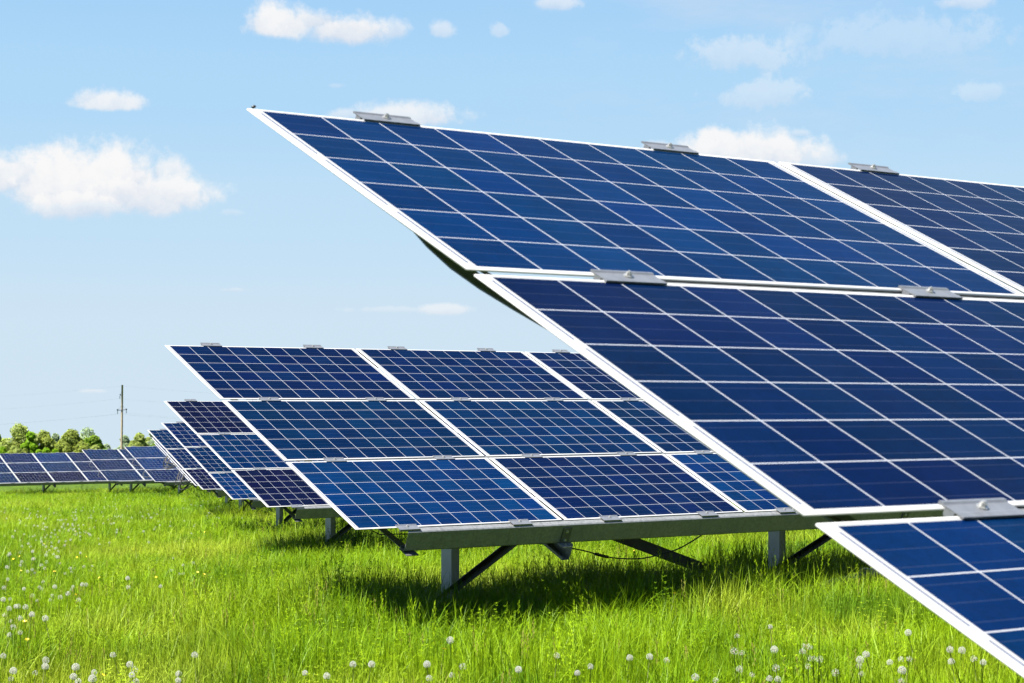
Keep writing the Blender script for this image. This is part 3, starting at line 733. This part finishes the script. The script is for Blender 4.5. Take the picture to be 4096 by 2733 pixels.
tag(obj("dandelion_haze", b.mesh("dandelion_haze", M_FLUFF)), 'countless tiny white dandelion clocks scattered over the far meadow', 'dandelions', None, 'stuff')
def buttercup():
    b = MB()
    for k in range(5):
        a = k*1.2566; c, s_ = math.cos(a), math.sin(a); o0 = len(b.v)
        b.v += [(0, 0, 0), (.010*c-.006*s_, .010*s_+.006*c, .005), (.014*c, .014*s_, .009), (.010*c+.006*s_, .010*s_-.006*c, .005)]; b.face((o0, o0+1, o0+2, o0+3), 0)
    b.tube([(.01, 0, -.3), (0, 0, 0)], .0016, 4, 1)
    return b.mesh("buttercup", [M_YEL, M_STEM])
ME_BUT = buttercup(); BUT = []
def srcb(ox, oy, sc, L): BUT.extend([(ox+x*sc, oy+y*sc) for x, y in L])
srcb(0, 2067, .4255, [(255, 1160), (180, 1235), (235, 990), (965, 1495), (510, 517), (520, 517), (935, 577), (315, 675), (710, 735), (197, 510), (280, 498), (1857, 525), (1918, 520), (1973, 524), (1920, 545), (790, 467), (725, 385), (805, 377), (315, 400), (600, 265), (622, 262), (185, 375), (125, 400), (415, 255), (435, 290), (1925, 147), (1875, 202), (1275, 310), (1295, 325), (1247, 308), (1470, 572), (160, 120), (715, 140)])
srcb(2500, 1900, .679, [(285, 700), (1595, 877)]); srcb(0, 0, 1.743, [(1018, 1490), (1548, 1362), (1460, 1260), (1455, 1265)])
for px, py in BUT:
    p, h = place_head(px, py); e = obj("buttercup", ME_BUT, None, p, (jr.uniform(-.3, .3), jr.uniform(.2, .8), jr.uniform(0, 6.28))); s_ = jr.uniform(.7, 1.0); e.scale = (s_, s_, s_)
    tag(e, 'small yellow buttercup among the meadow grass', 'buttercup', 'yellow buttercups in the meadow')

# ------------------------------------------------------------------ far trees
def tree_material(name, dark, lite):
    return leaf_material(name, tuple(c*1.75 for c in dark), tuple(c*1.22 for c in lite), tuple(c*1.22 for c in lite), 0.66)
TM = {'olive': tree_material("olive_leaves", (0.105, 0.140, 0.026), (0.205, 0.245, 0.056)), 'green': tree_material("green_leaves", (0.075, 0.130, 0.015), (0.140, 0.215, 0.028)),
      'bright': tree_material("bright_leaves", (0.100, 0.195, 0.010), (0.165, 0.280, 0.016)), 'grey': tree_material("grey_leaves", (0.150, 0.200, 0.135), (0.220, 0.275, 0.195)), 'pale': tree_material("pale_leaves", (0.150, 0.190, 0.050), (0.250, 0.295, 0.092))}
M_BARK = simple("tree_bark", (0.11, 0.085, 0.06), 0.9, 0, 0.3, 3)
def make_tree(name, px, top_py, half_px, dist, kind, lobes, label, cat, dens=1.0, sparse=0.0, base_py=None):
    d = ray(px, 1700); s = dist/d[1]; x, y = d[0]*s, d[1]*s; zg = float(ground(x, y)); depth = s
    ztop = ray(px, top_py)[2]*s; rad = 1.4*half_px/F_PX*depth; lobes = int(lobes*1.4); H = ztop-zg
    e = obj(name, None, None, (x, y, zg)); e.empty_display_size = 1; tag(e, label, cat, 'trees and bushes behind the far tables')
    rr = random.Random(int(px*7+top_py)); nr = np.random.default_rng(int(px*7+top_py))
    tr = MB(); tr.tube([(0, 0, -.4), (.05*H*.1, 0, H*.25), (0.02*H, 0.01*H, H*.5), (0, 0, H*.8)], [.035*H*.8, .028*H*.8, .018*H, .006*H], 7)
    for k in range(6):
        a = rr.uniform(0, 6.28); z0 = H*rr.uniform(.25, .55); tr.tube([(0, 0, z0), (rad*.25*math.cos(a), rad*.25*math.sin(a), z0+H*.13), (rad*.42*math.cos(a), rad*.42*math.sin(a), z0+H*.26)], [.012*H, .008*H, .003*H], 5)
    obj("trunk", tr.mesh("trunk", M_BARK), e)
    L = Leafy(); V = []; Fc = []; Tn = []
    for k in range(lobes):
        if k < 2: c = np.array([rr.uniform(-.12, .12)*rad, rr.uniform(-.3, .3)*rad, H*(.82-.12*k)])
        else:
            a = rr.uniform(0, 6.28); q = rad*rr.uniform(.25, .74); zz = H*rr.uniform(.14, .74); q *= 1.05-.45*max(0, zz/H-.5)*2
            c = np.array([q*math.cos(a), q*math.sin(a), zz])
        lr = rad*rr.uniform(.28, .46); lz = lr*rr.uniform(.8, 1.15)
        if c[2]+lz > H: c[2] = H-lz*rr.uniform(.9, 1.0)
        n = int(900*dens*(1-sparse))
        dd = nr.normal(size=(n, 3)); dd /= np.linalg.norm(dd, axis=1)[:, None]
        bump = 1+.13*np.sin(dd[:, 0]*5+k)*np.sin(dd[:, 2]*6+k*2)+nr.normal(size=n)*.06
        rr_ = np.where(nr.random(n) < .75, nr.uniform(.82, 1.08, n), nr.uniform(.3, .85, n))*bump
        pos = c+dd*rr_[:, None]*np.array([lr, lr, lz])
        sz = nr.uniform(.12, .23, n)*(depth/260)
        nn_ = dd+nr.normal(size=(n, 3))*.45+np.array([0, 0, .25]); nn_ /= np.linalg.norm(nn_, axis=1)[:, None]
        ax = np.cross(nn_, nr.normal(size=(n, 3))); ax /= np.linalg.norm(ax, axis=1)[:, None]; ay = np.cross(nn_, ax)
        tn = np.clip(nr.uniform(0, .55)+nr.uniform(0, .4, n), 0, .94)
        for i in range(n):
            if pos[i, 2] < .1: continue
            b0 = len(V); p_, a_, b_, s_ = pos[i], ax[i], ay[i], sz[i]
            V += [tuple(p_-a_*s_), tuple(p_+b_*s_*.55), tuple(p_+a_*s_), tuple(p_-b_*s_*.55)]; Fc.append((b0, b0+1, b0+2, b0+3)); Tn += [float(tn[i])]*4
    L.v, L.f, L.t = V, Fc, Tn
    obj("crown", L.mesh("crown", TM[kind]), e)
T_ = make_tree
T_("tree", -12, 1706, 34, 268, 'green', 12, 'dark green tree cut by the left edge of the picture', 'tree')
T_("tree", 78, 1688, 58, 262, 'pale', 17, 'tall pale green tree with two rounded tops near the left edge', 'tree', 1.1)
T_("tree", 118, 1702, 26, 256, 'bright', 10, 'bright green tree pressed against the right side of the tall pale tree', 'tree')
T_("tree", 185, 1712, 44, 262, 'olive', 15, 'broad olive tree in the middle of the left group', 'tree', 1.1)
T_("tree", 226, 1710, 34, 275, 'grey', 12, 'greyish tree with a ragged top behind the broad olive tree', 'tree')
T_("tree", 298, 1708, 50, 258, 'olive', 18, 'large domed olive tree left of the pole', 'tree', 1.2)
T_("tree", 348, 1695, 46, 300, 'grey', 13, 'thin grey-green tree whose bare-looking top rises behind the domed tree', 'tree', .8, .45)
T_("tree", 376, 1724, 36, 272, 'green', 13, 'dark green tree sloping down to the gap beside the pole', 'tree')
T_("tree", 430, 1762, 30, 285, 'grey', 10, 'low hazy tree in the gap left of the pole', 'tree', .9, .2)
T_("tree", 505, 1726, 32, 300, 'grey', 12, 'hazy grey-green tree directly right of the pole', 'tree', .9, .2)
T_("tree", 556, 1718, 40, 258, 'pale', 15, 'yellow-green tree with one pointed top right of the pole', 'tree', 1.1)
T_("tree", 562, 1701, 14, 262, 'grey', 7, 'slim pointed tree rising out of the yellow-green one', 'tree', .8)
T_("tree", 616, 1697, 28, 275, 'grey', 11, 'sparse tree with pale round top just left of the table corners', 'tree', .9, .25)
T_("tree", 660, 1722, 40, 275, 'olive', 12, 'tree mostly hidden behind the left ends of the tables', 'tree')
T_("tree", 535, 1742, 36, 268, 'olive', 12, 'low olive tree between the pole and the yellow-green tree', 'tree', 1.0)
T_("tree", 596, 1733, 36, 280, 'pale', 13, 'pale tree between the yellow-green tree and the sparse one', 'tree', 1.0)
T_("tree", 640, 1712, 34, 266, 'green', 12, 'green tree partly covered by the tip of the fifth table', 'tree', 1.0)
for px, tp, hp, kd, lb in ((10, 1768, 26, 'bright', 'bright bush at the left edge below the dark tree'), (60, 1766, 30, 'pale', 'pale rounded bush under the tall pale tree'), (100, 1778, 22, 'olive', 'small olive bush between two pale bushes'),
                           (150, 1783, 24, 'bright', 'bright green bush under the broad olive tree, leftmost of three'), (186, 1780, 22, 'bright', 'bright green bush under the broad olive tree, middle of three'), (225, 1783, 22, 'bright', 'bright green bush under the broad olive tree, rightmost of three'),
                           (385, 1765, 24, 'pale', 'light green bush above the middle far table'), (425, 1787, 20, 'bright', 'low bright bush just left of the pole foot'), (530, 1765, 26, 'pale', 'light green bush beside the pole foot on its right'),
                           (268, 1775, 26, 'olive', 'olive bush under the left side of the large domed tree'), (330, 1778, 28, 'olive', 'dark olive bush under the right side of the large domed tree'), (462, 1792, 20, 'grey', 'hazy low bush behind the pole foot'), (590, 1775, 26, 'olive', 'olive bush below the sparse tree right of the pole')):
    T_("bush", px, tp, hp, 247, kd, 8, lb, 'bush', .9)

# ------------------------------------------------------------------ utility pole and wires
M_POLE = simple("weathered_pole", (0.215, 0.17, 0.115), 0.85, 0, 0.18, 2.0)
M_IRON = simple("dark_iron", (0.05, 0.055, 0.065), 0.5, 0.5)
M_GLASSI = simple("insulator_glass", (0.10, 0.15, 0.17), 0.2)
def make_pole():
    d = ray(486.5, 1700); s = 216/d[1]; x, y = d[0]*s, d[1]*s; zg = float(ground(x, y)); depth = s
    z = lambda py: ray(486.5, py)[2]*s-zg
    k = depth/F_PX
    e = obj("utility_pole", None, None, (x, y, zg)); tag(e, 'tall weathered utility pole with crossarm and hanging insulators above the far tables', 'utility pole')
    e.rotation_euler = (0, R(.28), 0)
    b = MB(); b.tube([(0, 0, -.6), (0, 0, z(1790)), (0, 0, z(1650)), (0, 0, z(1540))], [.152, .135, .122, .108], 12); obj("shaft", b.mesh("shaft", M_POLE), e)
    rt = Vector(RGT)
    b = MB(); a = rt*(-17*k); c = rt*(18*k); za, zc = z(1641.5), z(1639.5)
    off = Vector((-FWD[0], -FWD[1], 0))*.14
    b.bar(Vector((a.x, a.y, za))+off, Vector((c.x, c.y, zc))+off, .07, .07)
    for q, zz in ((a, za), (c, zc)):
        b.tube([Vector((q.x*.95, q.y*.95, zz+.03))+off, Vector((0, 0, z(1622)))+off*.8], .012, 5); b.box(q.x+off.x-.07, q.x+off.x+.07, q.y+off.y-.07, q.y+off.y+.07, zz-.04, zz+.13)
    obj("crossarm", b.mesh("crossarm", M_IRON), e)
    b = MB(); q = rt*(-8*k)
    b.bar(Vector((0, 0, z(1582))), Vector((q.x, q.y, z(1581.5))), .05, .05); b.tube([Vector((q.x, q.y, z(1579))), Vector((0, 0, z(1562)))], .011, 5); b.box(q.x-.06, q.x+.06, q.y-.06, q.y+.06, z(1581), z(1577))
    obj("side_arm", b.mesh("side_arm", M_IRON), e)
    tips = []
    for q, z0, z1 in ((a+off, z(1643), z(1656)), (c+off, z(1642), z(1653)), (rt*(-9.5*k), z(1584), z(1595))):
        b = MB(); n = 5; path = []; rad = []
        for i in range(n):
            zz = z0+(z1-z0)*i/n; path += [(0, 0, zz), (0, 0, zz+(z1-z0)/n*.5)]; rad += [.03, .075]
        b.tube(path+[(0, 0, z1)], rad+[.03], 8); ins = obj("insulator", b.mesh("insulator", M_GLASSI), e, (q.x, q.y, 0)); tips.append(Vector((x+q.x, y+q.y, zg+z1)))
    tips.append(Vector((x, y, zg+z(1544))))
    for i, dirn in enumerate((-1, 1)):
        for j, tp in enumerate(tips):
            px1 = -420 if dirn < 0 else 1500
            y0 = {0: 1657, 1: 1654, 2: 1596, 3: 1544}[j]
            s2 = 232/ray(px1, 1700)[1] if dirn < 0 else 300/ray(px1, 1700)[1]
            endy = y0+(58 if dirn < 0 else 62)+(2 if j == 1 else 0)
            pe = Vector(ray(px1, endy)*s2)
            b = MB(); path = []
            for k_ in range(25):
                f = k_/24; q = tp.lerp(pe, f); path.append((q-tp)-Vector((0, 0, .55*4*f*(1-f)*.6)))
            b.tube(path, .003, 4)
            o = obj("power_line", b.mesh("power_line", M_IRON), None, tp)
            tag(o, ('thin power line running left from the pole, ' if dirn < 0 else 'thin power line running right from the pole, ')+('near end of the crossarm', 'far end of the crossarm', 'hung from the short side arm', 'at the very top of the shaft')[j], 'power line', 'power lines on the utility pole')
make_pole()
